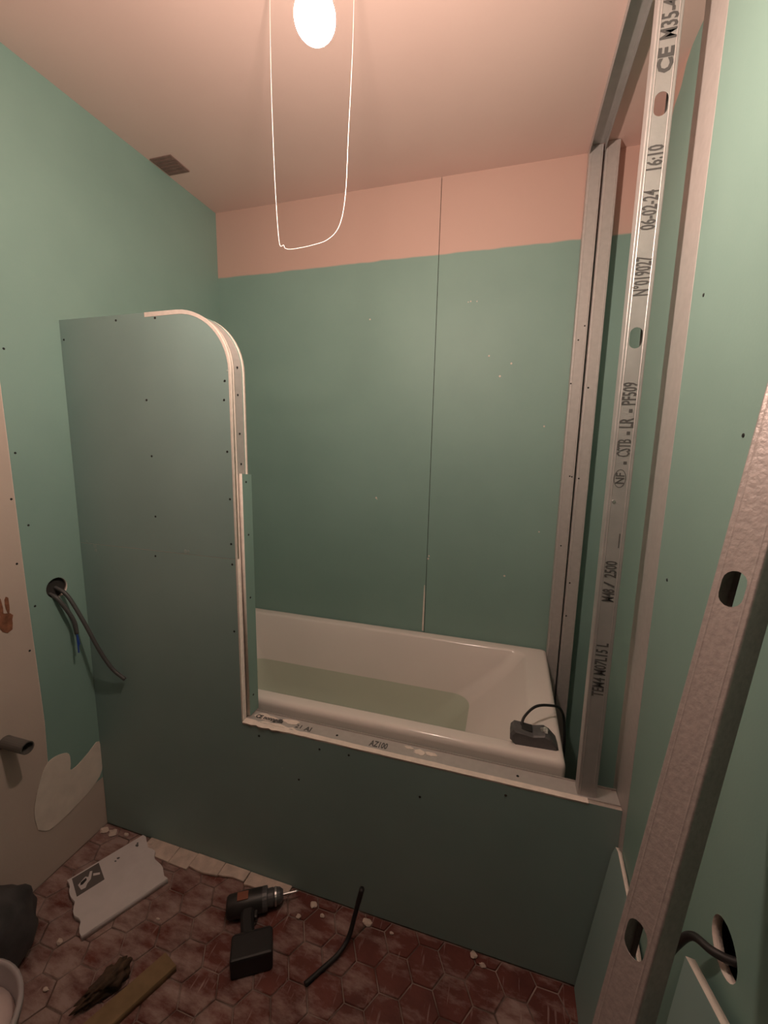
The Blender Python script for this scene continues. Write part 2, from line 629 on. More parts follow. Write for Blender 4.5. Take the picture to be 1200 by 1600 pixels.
def tile_bm(poly, bm=None, dz=0):
    bm = bm or bmesh.new()
    cx = sum(p[0] for p in poly) / len(poly); cy = sum(p[1] for p in poly) / len(poly)
    lo = [bm.verts.new((x, y, -0.012 + dz)) for x, y in poly]
    mid = [bm.verts.new((x, y, -0.0018 + dz)) for x, y in poly]
    hi = [bm.verts.new((cx + (x - cx) * 0.955, cy + (y - cy) * 0.955, dz)) for x, y in poly]
    n = len(poly)
    for a, b in ((lo, mid), (mid, hi)):
        for k in range(n):
            bm.faces.new((a[k], a[(k + 1) % n], b[(k + 1) % n], b[k]))
    bm.faces.new(hi)
    return bm


tiles = []
for i in range(-30, 30):
    for j in range(-30, 30):
        x = 1.182 + i * PITCH * math.cos(math.pi / 6)
        y = -0.125 + j * PITCH + (PITCH / 2 if i % 2 else 0)
        hexa = [(x + RAD * math.cos(math.pi / 3 * k), y + RAD * math.sin(math.pi / 3 * k)) for k in range(6)]
        full = True
        for a, b, c in ((-1, 0, -0.002), (1, 0, XR - 0.002), (0, 1, -0.002), (0, -1, -YN - 0.01)):
            h2 = clip(hexa, a, b, c) if hexa else hexa
            if len(h2) != len(hexa) or h2 != hexa:
                full = False
            hexa = h2
        if len(hexa) >= 3:
            ar = 0.5 * abs(sum(hexa[k][0] * hexa[(k + 1) % len(hexa)][1] - hexa[(k + 1) % len(hexa)][0] * hexa[k][1] for k in range(len(hexa))))
            if ar > 2e-4:
                tiles.append((x, y, hexa, full))
hex_me = None
rest = bmesh.new()
rt = random.Random(3)
for x, y, poly, full in tiles:
    dz = rt.uniform(-0.0012, 0.0008)
    if y < -1.05:
        tile_bm(poly, rest, dz)
        continue
    if full:
        if hex_me is None:
            b_ = tile_bm([(px - x, py - y) for px, py in poly])
            bmesh.ops.recalc_face_normals(b_, faces=b_.faces)
            hex_me = bpy.data.meshes.new('tile')
            b_.to_mesh(hex_me); b_.free()
            hex_me.materials.append(M['tile'])
        o = link(bpy.data.objects.new('tile', hex_me), floor)
        o.location = (x, y, dz)
        o.rotation_euler = (rt.uniform(-.006, .006), rt.uniform(-.006, .006), 0)
    else:
        obj('tile', tile_bm(poly, None, dz), 'tile', floor)
ro = obj('tile_field', rest, 'tile', floor)
ro['kind'] = 'stuff'

# ---- ceiling
ceiling = obj('ceiling', box(-0.05, XW + 0.05, YN, D + 0.05, HC, HC + 0.05), 'ceiling')
structure(ceiling, 'bare pinkish plaster ceiling')

# ---- rear wall: two boards with an open joint
wall_back = obj('wall_back', box(-0.05, XW + 0.05, D + 0.0135, D + 0.10, 0, HC), 'dark')
structure(wall_back, 'green plasterboard wall behind the bath with a pink skim band along its top')
XJ = 1.0645
obj('plasterboard_panel', plate([(0.0, 0), (XJ - 0.0013, 0), (XJ + 0.0065, HC), (0.0, HC)], [], 0.0125,
                                ((1, 0, 0), (0, 0, 1), (0, 1, 0)), (0, D, 0)), ['rear', 'dark'], wall_back)
obj('plasterboard_panel', plate([(XJ + 0.0013, 0), (XW, 0), (XW, HC), (XJ + 0.0088, HC)], [], 0.0125,
                                ((1, 0, 0), (0, 0, 1), (0, 1, 0)), (0, D, 0)), ['rear', 'dark'], wall_back)
obj('joint_filler', plate([(1.054, 0.60), (1.0615, 0.60), (1.0625, 0.78), (1.060, 0.826), (1.0575, 0.825), (1.0555, 0.74)], [], 0.0012,
                          ((1, 0, 0), (0, 0, 1), (0, 1, 0)), (0.0015, D - 0.0012, 0)), ['gypsum', 'gypsum'], wall_back)
bm = bmesh.new()
rf = random.Random(5)
for x, z in [(0.776, 2.009), (1.295, 1.835), (1.385, 1.802), (1.343, 1.753), (1.529, 1.552), (0.818, 1.221), (0.822, 1.215),
             (1.541, 1.115), (1.073, 0.953), (1.076, 0.966), (1.413, 0.908), (1.20, 2.05), (1.21, 2.052), (1.235, 2.05)]:
    add_disc(bm, (x, D, z), (0, -1, 0), rf.uniform(0.002, 0.0048), 0.0015, 7)
o = obj('plaster_splash', bm, 'filler', wall_back); o['kind'] = 'stuff'

# ---- left wall: green board near the bath, cream plaster nearer the camera
wall_left = obj('wall_left', box(-0.11, -0.0135, YN, D + 0.05, 0, HC), 'dark')
structure(wall_left, 'left wall of green board beside bare cream plaster')
# u = -y (towards the camera), v = z ; outward normal +x => plate thickness runs to -x
LA = ((0, -1, 0), (0, 0, 1), (-1, 0, 0))
obj('plasterboard_panel', plate([(-D, 0.20), (0.10, 0.20), (0.179, 0.40), (0.174, 0.55), (0.181, 1.0), (0.185, 1.6), (0.20, HC), (-D, HC)],
                                [circle(0.092, 0.979, 0.034)], 0.0125, LA, (0, 0, 0)), ['green', 'gypsum'], wall_left)
obj('plaster_panel', plate([(-D, 0), (-YN, 0), (-YN, HC), (0.2012, HC), (0.1862, 1.6), (0.1822, 1.0), (0.1752, 0.55), (0.1802, 0.40), (0.101, 0.1988), (-D, 0.1988)],
                           [circle(0.285, 0.556, 0.020)], 0.0115, LA, (-0.001, 0, 0)), ['cream', 'cream'], wall_left)
pp = [(0.232, 0.20), (0.236, 0.27), (0.215, 0.345), (0.190, 0.395), (0.165, 0.408), (0.135, 0.402), (0.112, 0.385), (0.110, 0.345), (0.112, 0.322),
      (0.085, 0.322), (0.045, 0.338), (0.002, 0.352), (0.0015, 0.235), (0.045, 0.195), (0.10, 0.178), (0.15, 0.168), (0.20, 0.168)]
pq = catmull([(a, b, 0) for a, b in pp + pp[:1]], 3)[:-1]
obj('filler_patch', plate([(q.x, q.y) for q in pq], [], 0.002, ((0, -1, 0), (0, 0, 1), (1, 0, 0)), (0, 0, 0)), ['filler', 'filler'], wall_left)
bm = plate(blob_outline(0.245, 0.925, 0.022, 0.030, 12, 0.25, rf), [], 0.0012, ((0, -1, 0), (0, 0, 1), (1, 0, 0)), (-0.0008, 0, 0), 0)
obj('brown_smear', bm, 'smear', wall_left)
for dx, dz, w_, h_ in ((0.236, 0.975, 0.006, 0.03), (0.253, 0.968, 0.006, 0.03), (0.268, 0.97, 0.006, 0.028)):
    obj('brown_smear', plate(blob_outline(dx, dz, w_, h_, 10, 0.25, rf), [], 0.001, ((0, -1, 0), (0, 0, 1), (1, 0, 0)), (-0.0008, 0, 0), 0), 'smear', wall_left)
screws('screw_heads', [(0, y, z) for y, z in [(-0.166, 1.715), (-0.168, 1.42), (-0.163, 0.942), (-0.155, 1.2)]] +
       [(-0.001, y, z) for y, z in [(-0.192, 1.285), (-0.192, 0.806), (-0.198, 1.089)]], (1, 0, 0), wall_left)

# ---- right wall: recessed green wall behind the studs, nearer board on a lining
wall_right = obj('wall_right', box(XW, XW + 0.08, YN, D + 0.05, 0, HC), 'side')
structure(wall_right, 'green boarded right wall with a ragged skim band at its top')
RA = ((0, -1, 0), (0, 0, 1), (1, 0, 0))
obj('plasterboard_panel', plate([(0.0315, 0), (-YN, 0), (-YN, HC), (0.0315, HC)], [circle(0.460, 0.785, 0.035)], 0.0125, RA, (XR, 0, 0)),
    ['green', 'gypsum'], wall_right)
obj('steel_strip', box(XR - 0.0002, XR + 0.045, -0.0295, 0.098, 0.0, HC, 0.0015), 'zinc_matt', wall_right)
screws('screw_heads', [(XR, y, z) for y, z in [(-0.307, 1.487), (-0.30, 1.05), (-0.09, 1.75), (-0.092, 1.2)]], (-1, 0, 0), wall_right)

# ---- the half-height partition with its arched upstand
wall_partition = empty('wall_partition', (0, 0, 0))
structure(wall_partition, 'green plasterboard partition in front of the bath with a round-cornered tall upstand')
AR = 0.172
ACX, ACZ = XO - AR, ZT - AR


def arch(inset=0.0, n=14):
    r = AR - inset
    return [(ACX + r * math.cos(math.pi / 2 * i / n), ACZ + r * math.sin(math.pi / 2 * i / n)) for i in range(n + 1)]


FA = ((1, 0, 0), (0, 0, 1), (0, 1, 0))
ZJ = 1.112
obj('upper_board', plate([(0.001, ZJ + 0.0005), (XO, ZJ + 0.0005)] + arch() + [(0.001, ZT)], [], 0.0125, FA, (0, 0, 0)), ['panel', 'gypsum'], wall_partition)
obj('lower_board', plate([(0.001, 0.002), (XR - 0.001, 0.002), (XR - 0.001, SILL), (XO, SILL), (XO, ZJ - 0.0005), (0.001, ZJ - 0.0005)], [], 0.0125, FA, (0, 0, 0)),
    ['panel', 'gypsum'], wall_partition)
i_ = 0.0022
obj('inner_board', plate([(0.001, 0.002), (XR - 0.001, 0.002), (XR - 0.001, SILL - 0.012), (XO - i_, SILL - 0.012)] + arch(i_) + [(0.001, ZT - i_)], [], 0.0112,
                         FA, (0, 0.0132, 0)), ['gypsum', 'gypsum'], wall_partition)
obj('rear_board', plate([(0.001, 0.002), (XR - 0.001, 0.002), (XR - 0.001, SILL - 0.008), (XO - 0.001, SILL - 0.008)] + arch(0.001) + [(0.001, ZT - 0.001)], [], 0.0125,
                        FA, (0, 0.0605, 0)), ['green', 'gypsum'], wall_partition)
# steel core lining the jamb and bent round the corner
core = [(XO - 0.0035, SILL), (XO - 0.0035, ACZ)] + arch(0.0035)[1:] + [(0.01, ZT - 0.0035)]
bm = bmesh.new()
rows = []
for k, (x, z) in enumerate(core):
    ox, oz = (-0.02, 0.0) if k < 2 else ((ACX - x) / AR * 0.02, (ACZ - z) / AR * 0.02)
    rows.append([bm.verts.new((x, 0.0246, z)), bm.verts.new((x, 0.0604, z)), bm.verts.new((x + ox, 0.0604, z + oz)), bm.verts.new((x + ox, 0.0246, z + oz))])
for a, b in zip(rows, rows[1:]):
    for k in range(4):
        bm.faces.new((a[k], a[(k + 1) % 4], b[(k + 1) % 4], b[k]))
bm.faces.new(rows[0]); bm.faces.new(rows[-1])
obj('bent_track', bm, 'zinc_matt', wall_partition)
# shaved cream gypsum band along the top and round corner
def band(pts_out, w0, w1, y=-0.0006):
    bm = bmesh.new()
    n = len(pts_out)
    A, B, A2, B2 = [], [], [], []
    for k, (x, z) in enumerate(pts_out):
        a = V(pts_out[max(k - 1, 0)]); b = V(pts_out[min(k + 1, n - 1)])
        t = (b - a).normalized()
        nn = V((-t.y, t.x))
        w = w0 + (w1 - w0) * k / (n - 1)
        A.append(bm.verts.new((x, 0.004, z)))
        A2.append(bm.verts.new((x, y, z)))
        B.append(bm.verts.new((x + nn.x * w, y, z + nn.y * w)))
        B2.append(bm.verts.new((x + nn.x * w, 0.004, z + nn.y * w)))
    for k in range(n - 1):
        bm.faces.new((A[k], A[k + 1], A2[k + 1], A2[k]))
        bm.faces.new((A2[k], A2[k + 1], B[k + 1], B[k]))
        bm.faces.new((B[k], B[k + 1], B2[k + 1], B2[k]))
    return bm


path = [(XO + 0.0006, SILL + 0.001), (XO + 0.0006, 0.9), (XO + 0.0006, 1.3), (XO + 0.0006, ACZ)]
path += [(ACX + (AR + 0.0006) * math.cos(math.pi / 2 * i / 14), ACZ + (AR + 0.0006) * math.sin(math.pi / 2 * i / 14)) for i in range(1, 15)]
path += [(0.40, ZT + 0.0006), (0.341, ZT + 0.0006)]
obj('gypsum_edge', band(path, 0.004, 0.013), 'gypsum', wall_partition)
# green offcut screwed to the lower jamb
obj('jamb_strip', plate([(0.0265, 0.576), (0.0742, 0.576), (0.0735, 1.366), (0.0262, 1.371)], [], 0.012, ((0, 1, 0), (0, 0, 1), (1, 0, 0)), (XO - 0.002, 0, 0)),
    ['green', 'gypsum'], wall_partition)
# sill track
bm = bmesh.new()
add_box(bm, XO, XR - 0.002, 0.0135, 0.0632, SILL + 0.0005, SILL + 0.0022)
add_box(bm, XO, XR - 0.002, 0.0615, 0.0632, SILL + 0.002, SILL + 0.0062)
add_box(bm, XO, XR - 0.002, 0.0125, 0.0138, SILL - 0.012, SILL + 0.0022)
sill = obj('sill_track', bm, 'zinc_matt', wall_partition)
bm = bmesh.new()
rs_ = random.Random(11)
smear_pts = [(XO, 0.0)]
x = XO
top, bot = [], []
while x < 1.70:
    k = 1.0 if x < 0.80 else 0.25
    bot.append((x, rs_.uniform(-0.006, 0.001) * k - 0.001))
    top.append((x, 0.0135 + rs_.uniform(0, 0.010) * k))
    x += rs_.uniform(0.008, 0.02) if x < 0.85 else rs_.uniform(0.03, 0.08)
A = [bm.verts.new((a, min(b, -0.0004), SILL + 0.0012)) for a, b in bot]
B = [bm.verts.new((a, b, SILL + 0.0026)) for a, b in top]
C_ = [bm.verts.new((a, min(b * 0.3, -0.0006), SILL + 0.9 * b - 0.003)) for a, b in bot]
for k in range(len(A) - 1):
    bm.faces.new((A[k], A[k + 1], B[k + 1], B[k]))
    bm.faces.new((C_[k], C_[k + 1], A[k + 1], A[k]))
obj('plaster_smear', bm, 'gypsum', wall_partition)
for cx, cy, rx, ry in ((1.205, 0.040, 0.018, 0.010), (1.235, 0.043, 0.016, 0.008), (1.17, 0.05, 0.012, 0.005), (0.69, 0.04, 0.04, 0.014), (0.78, 0.046, 0.03, 0.01), (0.745, 0.018, 0.03, 0.005)):
    obj('plaster_blot', plate(blob_outline(cx, cy, rx, ry, 14, 0.3, rs_), [], 0.0012, ((1, 0, 0), (0, 1, 0), (0, 0, 1)), (0, 0, SILL + 0.0022), 0), 'gypsum', wall_partition)
zt = SILL + 0.0024
text_mesh('AZ100', 0.034, 0.055, 'ink', wall_partition, (1.052, 0.022, zt), (1, 0, 0), (0, 1, 0), weight=0.0011)
text_mesh('CE nonngdfa', 0.022, 0.10, 'ink', wall_partition, (0.655, 0.030, zt + 0.0012), (1, 0, 0), (0, 1, 0), weight=0.0012)
text_mesh('21', 0.022, 0.022, 'ink', wall_partition, (0.800, 0.026, zt), (1, 0, 0), (0, 1, 0), weight=0.0004)
text_mesh('AI', 0.027, 0.022, 'ink', wall_partition, (0.835, 0.022, zt), (1, 0, 0), (0, 1, 0), weight=0.0008)
screws('screw_heads', [(x, 0, z) for x, z in [(0.379, 1.828 - 0.008), (0.232, 1.822), (0.014, 1.777), (0.328, 1.586), (0.333, 1.416), (0.332, 1.225), (0.321, 1.094), (0.611, 1.636),
       (0.606, 1.583), (0.610, 1.436), (0.613, 1.296), (0.611, 1.159), (0.612, 1.095), (0.610, 0.878), (0.828, 0.414), (1.216, 0.463), (0.688, 0.534), (0.90, 0.538), (0.996, 0.542), (1.45, 0.535)]],
       (0, -1, 0), wall_partition)
screws('screw_heads', [(XO - 0.003, y, z) for y, z in [(0.039, 1.679), (0.037, 1.601), (0.040, 1.489), (0.042, 1.399)]] +
       [(XO + 0.010, y, z) for y, z in [(0.045, 1.345), (0.049, 1.18), (0.048, 0.976), (0.047, 0.64)]], (1, 0, 0), wall_partition)
screws('screw_heads', [(x, y, SILL + 0.0022) for x, y in [(0.944, 0.033), (1.479, 0.035)]], (0, 0, 1), wall_partition, 0.004)
bm = bmesh.new()
for x, z, r in [(0.065, 1.105, 0.008), (0.068, 1.09, 0.006), (0.03, 1.12, 0.004), (0.441, 1.12, 0.007), (0.452, 1.121, 0.005), (0.348, 0.317, 0.003), (0.77, 0.44, 0.003), (0.62, 1.663, 0.0035), (0.69, 0.25, 0.002), (0.80, 0.36, 0.003)]:
    add_disc(bm, (x, 0, z), (0, -1, 0), r, 0.0006, 9)
o = obj('filler_spot', bm, 'scuff', wall_partition); o['kind'] = 'stuff'

# =================================================================== THE BATH
bath = empty('bathtub', (0.81, 0.44, 0))
tag(bath, 'white built-in bathtub part filled with water behind the green partition', 'bathtub')
BX0, BX1, BY0, BY1, RZ = 0.008, 1.608, 0.088, 0.7935, 0.60


def ins(k, z, r):
    return rrect(BX0 + k, BX1 - k, BY0 + k, BY1 - k, r, z)


loops = [ins(0.004, 0.30, 0.012), ins(0.0, 0.52, 0.014), ins(0.0, 0.578, 0.014), ins(0.0015, 0.588, 0.014), ins(0.006, 0.596, 0.016), ins(0.014, 0.5995, 0.018), ins(0.022, 0.600, 0.02),
         rrect(0.085, 1.522, 0.134, 0.742, 0.050, 0.600), rrect(0.090, 1.517, 0.139, 0.737, 0.050, 0.598), rrect(0.096, 1.508, 0.144, 0.732, 0.050, 0.591),
         rrect(0.118, 1.470, 0.155, 0.716, 0.055, 0.54), rrect(0.165, 1.385, 0.172, 0.692, 0.065, 0.46),
         rrect(0.205, 1.305, 0.186, 0.676, 0.080, 0.385), rrect(0.25, 1.225, 0.20, 0.662, 0.09, 0.29), rrect(0.275, 1.185, 0.215, 0.648, 0.095, 0.235),
         rrect(0.31, 1.14, 0.25, 0.613, 0.085, 0.207), rrect(0.37, 1.07, 0.31, 0.56, 0.06, 0.20)]
tub = obj('tub_shell', loft(loops), 'acrylic', bath, smooth=True)
for x in (0.25, 1.30):
    for y in (0.22, 0.64):
        obj('foot', tube([(x, y, 0.0), (x, y, 0.012), (x, y, 0.0125), (x, y, 0.33)], [0.025, 0.025, 0.008, 0.008], 10), 'zinc', bath)
water = obj('bath_water', loft([rrect(0.2045, 1.306, 0.1855, 0.6765, 0.080, 0.385), rrect(0.4, 1.1, 0.3, 0.56, 0.05, 0.385)]), 'water')
tag(water, 'clear still water lying in the bathtub', 'water', kind='stuff')

# dark wedge with cable on the bath rim
wd = empty('wedge_box', (1.455, 0.125, 0.600))
tag(wd, 'dark grey wedge-shaped box with a black cable on the near corner of the bath rim', 'box')
prof = [(0.012, 0.0), (0.137, 0.0), (0.134, 0.010), (0.112, 0.033), (0.098, 0.040), (0.066, 0.034), (0.030, 0.040), (0.010, 0.042), (0.0, 0.030), (0.001, 0.012)]
bm = bmesh.new()
secs = []
for j, (yy, k) in enumerate(((0.0, 0.90), (0.005, 0.985), (0.03, 1.0), (0.055, 0.97), (0.062, 0.85))):
    secs.append([bm.verts.new((1.455 + 0.068 + (px - 0.068) * (k if j in (0, 4) else 1) * (1 if j < 3 else 0.97), 0.125 + yy + px * 0.06, 0.600 + pz * k)) for px, pz in prof])
n = len(prof)
for a, b in zip(secs, secs[1:]):
    for k in range(n):
        bm.faces.new((a[k], a[(k + 1) % n], b[(k + 1) % n], b[k]))
bm.faces.new(secs[0]); bm.faces.new(secs[-1][::-1])
obj('body', bm, 'grey_tool', wd)
obj('slot_opening', box(1.483, 1.518, 0.145, 0.178, 0.632, 0.6395, 0.002), 'black', wd)
obj('silver_tip', lump((1.552, 0.160, 0.639), (0.012, 0.012, 0.009), 4, 0.5, 2, 3.0), 'steel', wd)
cb = catmull([(1.487, 0.165, 0.632), (1.496, 0.19, 0.652), (1.530, 0.235, 0.664), (1.575, 0.275, 0.652), (1.612, 0.305, 0.628), (1.632, 0.325, 0.56), (1.640, 0.33, 0.40), (1.640, 0.33, 0.02)], 7)
obj('cable', tube(cb, 0.0042, 8), 'black', wd, smooth=True)

# =================================================================== STEEL FRAME AT THE RIGHT
# stamped stud standing on the sill
st = empty('stamped_stud', (1.650, 0.0190, SILL + 0.0022))
tag(st, 'upright galvanised stud with black stamped lettering standing on the partition sill', 'metal stud')
profile('stud', 0.046, 0.034, HC - SILL - 0.030, [2.149 - SILL, 1.702 - SILL], 'zinc_dull', st, hole_w=0.025, hole_h=0.044)
zb = SILL + 0.0022
def stamp(s, z0, z1, size=0.026, w=0.0003, x=0.0085):
    text_mesh(s, size, z1 - z0, 'ink', st, (x, -0.0003, z0 - zb), (0, 0, 1), (-1, 0, 0), weight=w)


for txt, za, zb_, sz, wt in (('TEM4 M07L15 L', 0.855, 0.997, 0.030, 0.0004), ('M48', 1.102, 1.134, 0.029, 0.0005), ('/', 1.139, 1.152, 0.026, 0.0003), ('2500', 1.162, 1.203, 0.029, 0.0004),
                             ('-', 1.430, 1.437, 0.040, 0.0008), ('CSTB', 1.447, 1.487, 0.031, 0.0002), ('-', 1.496, 1.504, 0.040, 0.0008),
                             ('LR', 1.511, 1.534, 0.032, 0.0005), ('-', 1.545, 1.553, 0.040, 0.0008), ('PF509', 1.561, 1.611, 0.032, 0.0004),
                             ('N\u00b0019027', 1.789, 1.868, 0.034, 0.0005), ('06-02-24', 1.919, 1.995, 0.032, 0.0005), ('16:10', 2.028, 2.078, 0.032, 0.0006),
                             ('CE', 2.205, 2.250, 0.030, 0.0013), ('M35-48', 2.262, 2.345, 0.034, 0.0006)):
    sz *= 1.22
    stamp(txt, za, zb_, sz, wt + 0.0002, 0.0095 + (sz - 0.03) * 0.34)
stamp('NF', 1.385, 1.411, 0.025, 0.0004, 0.0065)
text_mesh('\u2014', 0.03, 0.034, 'ink', st, (0.018, -0.0003, 1.236 - zb), (0, 0, 1), (-1, 0, 0))
bm = plate(circle(-0.002, 1.398 - zb, 0.0125, 0.021), [circle(-0.002, 1.398 - zb, 0.0112, 0.0196)], 0.0003, ((1, 0, 0), (0, 0, 1), (0, -1, 0)), (0, -0.0002, 0), 0)
obj('lettering', bm, 'ink', st, world=False)
bm = bmesh.new()
add_disc(bm, (1.640, 0.0190, 1.345), (0, -1, 0), 0.004, 0.002)
obj('screw_head', bm, 'steel', st)

# pair of studs in the far corner
sa = empty('corner_stud', (1.630, 0.752, 0.0))
tag(sa, 'galvanised stud against the rear wall, the left of the corner pair', 'metal stud', 'corner studs')
profile('stud', 0.046, 0.036, HC - 0.002, [], 'zinc_matt', sa, lips=True)
screws('screw_heads', [(x, 0.752, z) for x, z in [(1.642, 1.921), (1.624, 1.871), (1.611, 1.712), (1.644, 1.354), (1.636, 1.356), (1.626, 1.072)]], (0, -1, 0), sa, 0.003)
sb = empty('corner_stud', (1.682, 0.742, 0.0))
tag(sb, 'galvanised stud beside the recess, the right of the corner pair', 'metal stud', 'corner studs')
profile('stud', 0.046, 0.036, HC - 0.002, [], 'zinc_matt', sb, lips=True)
screws('screw_heads', [(x, 0.742, z) for x, z in [(1.672, 1.694), (1.668, 1.349), (1.670, 0.922), (1.668, 0.78)]], (0, -1, 0), sb, 0.0035)
# ceiling track joining them
ct = empty('ceiling_track', (1.632, 0.40, HC))
tag(ct, 'galvanised track running along the ceiling above the studs', 'metal track')
bm = bmesh.new()
add_box(bm, 1.6075, 1.6565, 0.001, 0.750, HC - 0.0011, HC - 0.0001)
obj('web', bm, 'zinc_dull', ct)
obj('flange', box(1.6070, 1.6080, 0.001, 0.750, HC - 0.028, HC - 0.0002), 'zinc_dull', ct)
obj('flange', box(1.6560, 1.6570, 0.001, 0.750, HC - 0.028, HC - 0.0002), 'zinc_dull', ct)

# loose stud leaning against the near right board
P0 = V((1.589, -0.536, 1.0))
ax = V((0.179, 0.175, 1.0)).normalized()
nn = V((math.cos(0.601), math.sin(0.601), 0)); nn = (nn - ax * ax.dot(nn)).normalized()
wv = ax.cross(nn)
if wv.y > 0:
    wv = -wv
# local x = wv (towards the camera), local y = nn (into the section), local z = axis
ls = empty('loose_stud', (0, 0, 0))
tag(ls, 'galvanised stud with oval holes leaning against the near right board', 'metal stud')
base = P0 + wv * 0.023 - ax * ((1.0 - 0.013) / ax.z)
xx = wv
if xx.cross(nn).dot(ax) < 0:
    xx = -wv
ls.matrix_world = Matrix(((xx.x, nn.x, ax.x, base.x), (xx.y, nn.y, ax.y, base.y), (xx.z, nn.z, ax.z, base.z), (0, 0, 0, 1)))
cen = P0 + wv * 0.023


def s_of(z):
    return (z - base.z) / ax.z


LS_LEN = s_of(1.60)
profile('stud', 0.046, 0.035, LS_LEN, [s_of(1.308), s_of(0.890)], 'zinc_speckled', ls, hole_w=0.026, hole_h=0.042, rib_h=0.00025)

# =================================================================== LOOSE BOARD OFFCUTS AT THE RIGHT
oa = empty('plasterboard_offcut', (1.66, -0.10, 0))
tag(oa, 'green plasterboard offcut leaning in the corner beside the partition foot', 'plasterboard', 'plasterboard offcuts')
up = V((0.0565, 0, 0.49)).normalized()
nr = V((0, -1, 0)).cross(up)
if nr.x < 0:
    nr = -nr
obj('board', plate([(0.006, 0.002), (0.26, 0.002), (0.25, 0.44), (0.12, 0.475), (0.035, 0.488), (0.016, 0.482), (0.006, 0.45)], [], 0.0095,
                   ((0, -1, 0), up, nr), (1.6635, 0, 0)), ['panel', 'gypsum'], oa)
ob = empty('plasterboard_offcut', (1.66, -0.7, 0))
tag(ob, 'tall plasterboard offcut with white cut edge standing below the cable hole', 'plasterboard', 'plasterboard offcuts')
up2 = V((0.055, 0, 0.73)).normalized()
nr2 = V((0, -1, 0)).cross(up2)
if nr2.x < 0:
    nr2 = -nr2
obj('board', plate([(0.428, 0.002), (0.95, 0.002), (0.95, 0.89), (0.435, 0.725)], [], 0.0125, ((0, -1, 0), up2, nr2), (1.645, 0, 0)), ['panel', 'gypsum'], ob)
# cable from the socket hole
sc = tube(catmull([(1.775, -0.462, 0.778), (1.745, -0.462, 0.770), (1.722, -0.452, 0.765), (1.707, -0.428, 0.753), (1.702, -0.402, 0.70), (1.700, -0.372, 0.62), (1.690, -0.335, 0.48), (1.65, -0.30, 0.28), (1.63, -0.29, 0.10), (1.62, -0.29, 0.007)], 7), 0.0058, 8)
tag(obj('black_cable', sc, 'black', smooth=True), 'thick black cable coming out of the round hole in the near right board', 'cable')

# =================================================================== LAMP AND WIRE
lp = empty('pendant_lamp', (BULB_POS.x, BULB_POS.y, HC))
tag(lp, 'bright bare bulb hanging from the ceiling', 'lamp')
bc = BULB_POS
dome = []
for i in range(13):
    a = -math.pi / 2 + (math.pi * 0.60) * i / 12
    dome.append((max(0.0, 0.0300 * math.cos(a)), 0.0300 * math.sin(a)))
dome[0] = (0.0, -0.0300)
dome.append((0.0245, 0.020))
obj('bulb_glass', lathe(dome, bc, 32), 'bulb', lp, smooth=True)
obj('bulb_neck', lathe([(0.0245, 0.0185), (0.0260, 0.0205), (0.022, 0.040), (0.016, 0.060), (0.013, 0.066), (0.0, 0.066)], bc, 24), 'white_pl', lp, smooth=True)
obj('socket', lathe([(0.0, 0.064), (0.020, 0.064), (0.021, 0.10), (0.014, 0.112), (0.0, 0.112)], bc, 24), 'blackpl', lp)
obj('cord', tube([(bc.x, bc.y, bc.z + 0.108), (bc.x + 0.002, bc.y, bc.z + 0.13), (bc.x, bc.y, HC - 0.001)], 0.003, 8), 'wire', lp)
obj('ceiling_cup', lathe([(0.0, -0.016), (0.018, -0.016), (0.03, -0.001), (0.0, -0.001)], (bc.x, bc.y, HC), 24), 'white_pl', lp)
yw = -0.03
wp = catmull([(0.799, yw, HC - 0.001), (0.797, yw, 2.40), (0.798, yw, 2.25), (0.803, yw, 2.08), (0.811, yw, 1.965), (0.823, yw, 1.957), (0.829, yw, 1.948), (0.850, yw, 1.945),
              (0.90, yw, 1.948), (0.945, yw, 1.957), (0.975, yw, 1.985), (0.990, yw, 2.05), (0.997, yw, 2.18), (1.006, yw, 2.35), (1.010, yw, HC - 0.001)], 6)
tag(obj('hanging_wire', tube(wp, 0.0008, 6), 'wire', smooth=True), 'thin white wire hanging in a long loop below the lamp', 'wire')

# vent in the ceiling corner
ve = empty('ceiling_vent', (0.058, 0.452, HC))
tag(ve, 'small square brown vent in the ceiling beside the left wall', 'vent')
obj('plate', box(0.010, 0.108, 0.403, 0.503, HC - 0.004, HC - 0.0002, 0.001), 'vent', ve)
for k in range(5):
    yy = 0.416 + k * 0.0165
    obj('slat', box(0.018, 0.100, yy, yy + 0.009, HC - 0.006, HC - 0.0035), 'vent', ve)

# =================================================================== SERVICES IN THE LEFT WALL
lc = tag(obj('hanging_conduit', tube(catmull([(-0.06, -0.088, 0.985), (0.0, -0.086, 0.972), (0.028, -0.078, 0.945), (0.062, -0.062, 0.86), (0.098, -0.043, 0.75), (0.128, -0.027, 0.68), (0.164, -0.012, 0.638)], 7), 0.0062, 10), 'conduit', smooth=True),
         'grey flexible conduit drooping out of the round hole in the left wall', 'conduit')
bw = empty('wire_bundle', (0.02, -0.08, 0.95))
tag(bw, 'short dark wire bundle with blue ends hanging from the round hole', 'wires')
obj('sheath', tube(catmull([(-0.05, -0.108, 0.968), (0.004, -0.106, 0.956), (0.026, -0.092, 0.915), (0.036, -0.074, 0.86), (0.039, -0.071, 0.815)], 6), [0.0045] * 6 + [0.0065] * 19, 8), 'conduit', bw, smooth=True)
for a, b, c in ((-0.006, 0.004, 0.768), (0.004, -0.004, 0.750), (0.001, 0.003, 0.775)):
    obj('blue_core', tube([(0.039, -0.071, 0.818), (0.040 + a * 0.6, -0.071 + b * 0.6, 0.795), (0.041 + a, -0.071 + b, c)], 0.0026, 6), 'blue', bw)
bm = bmesh.new()
ring_o, ring_i = 0.0185, 0.0155
pv = [(-0.05, -0.285, 0.556), (0.092, -0.285, 0.560)]
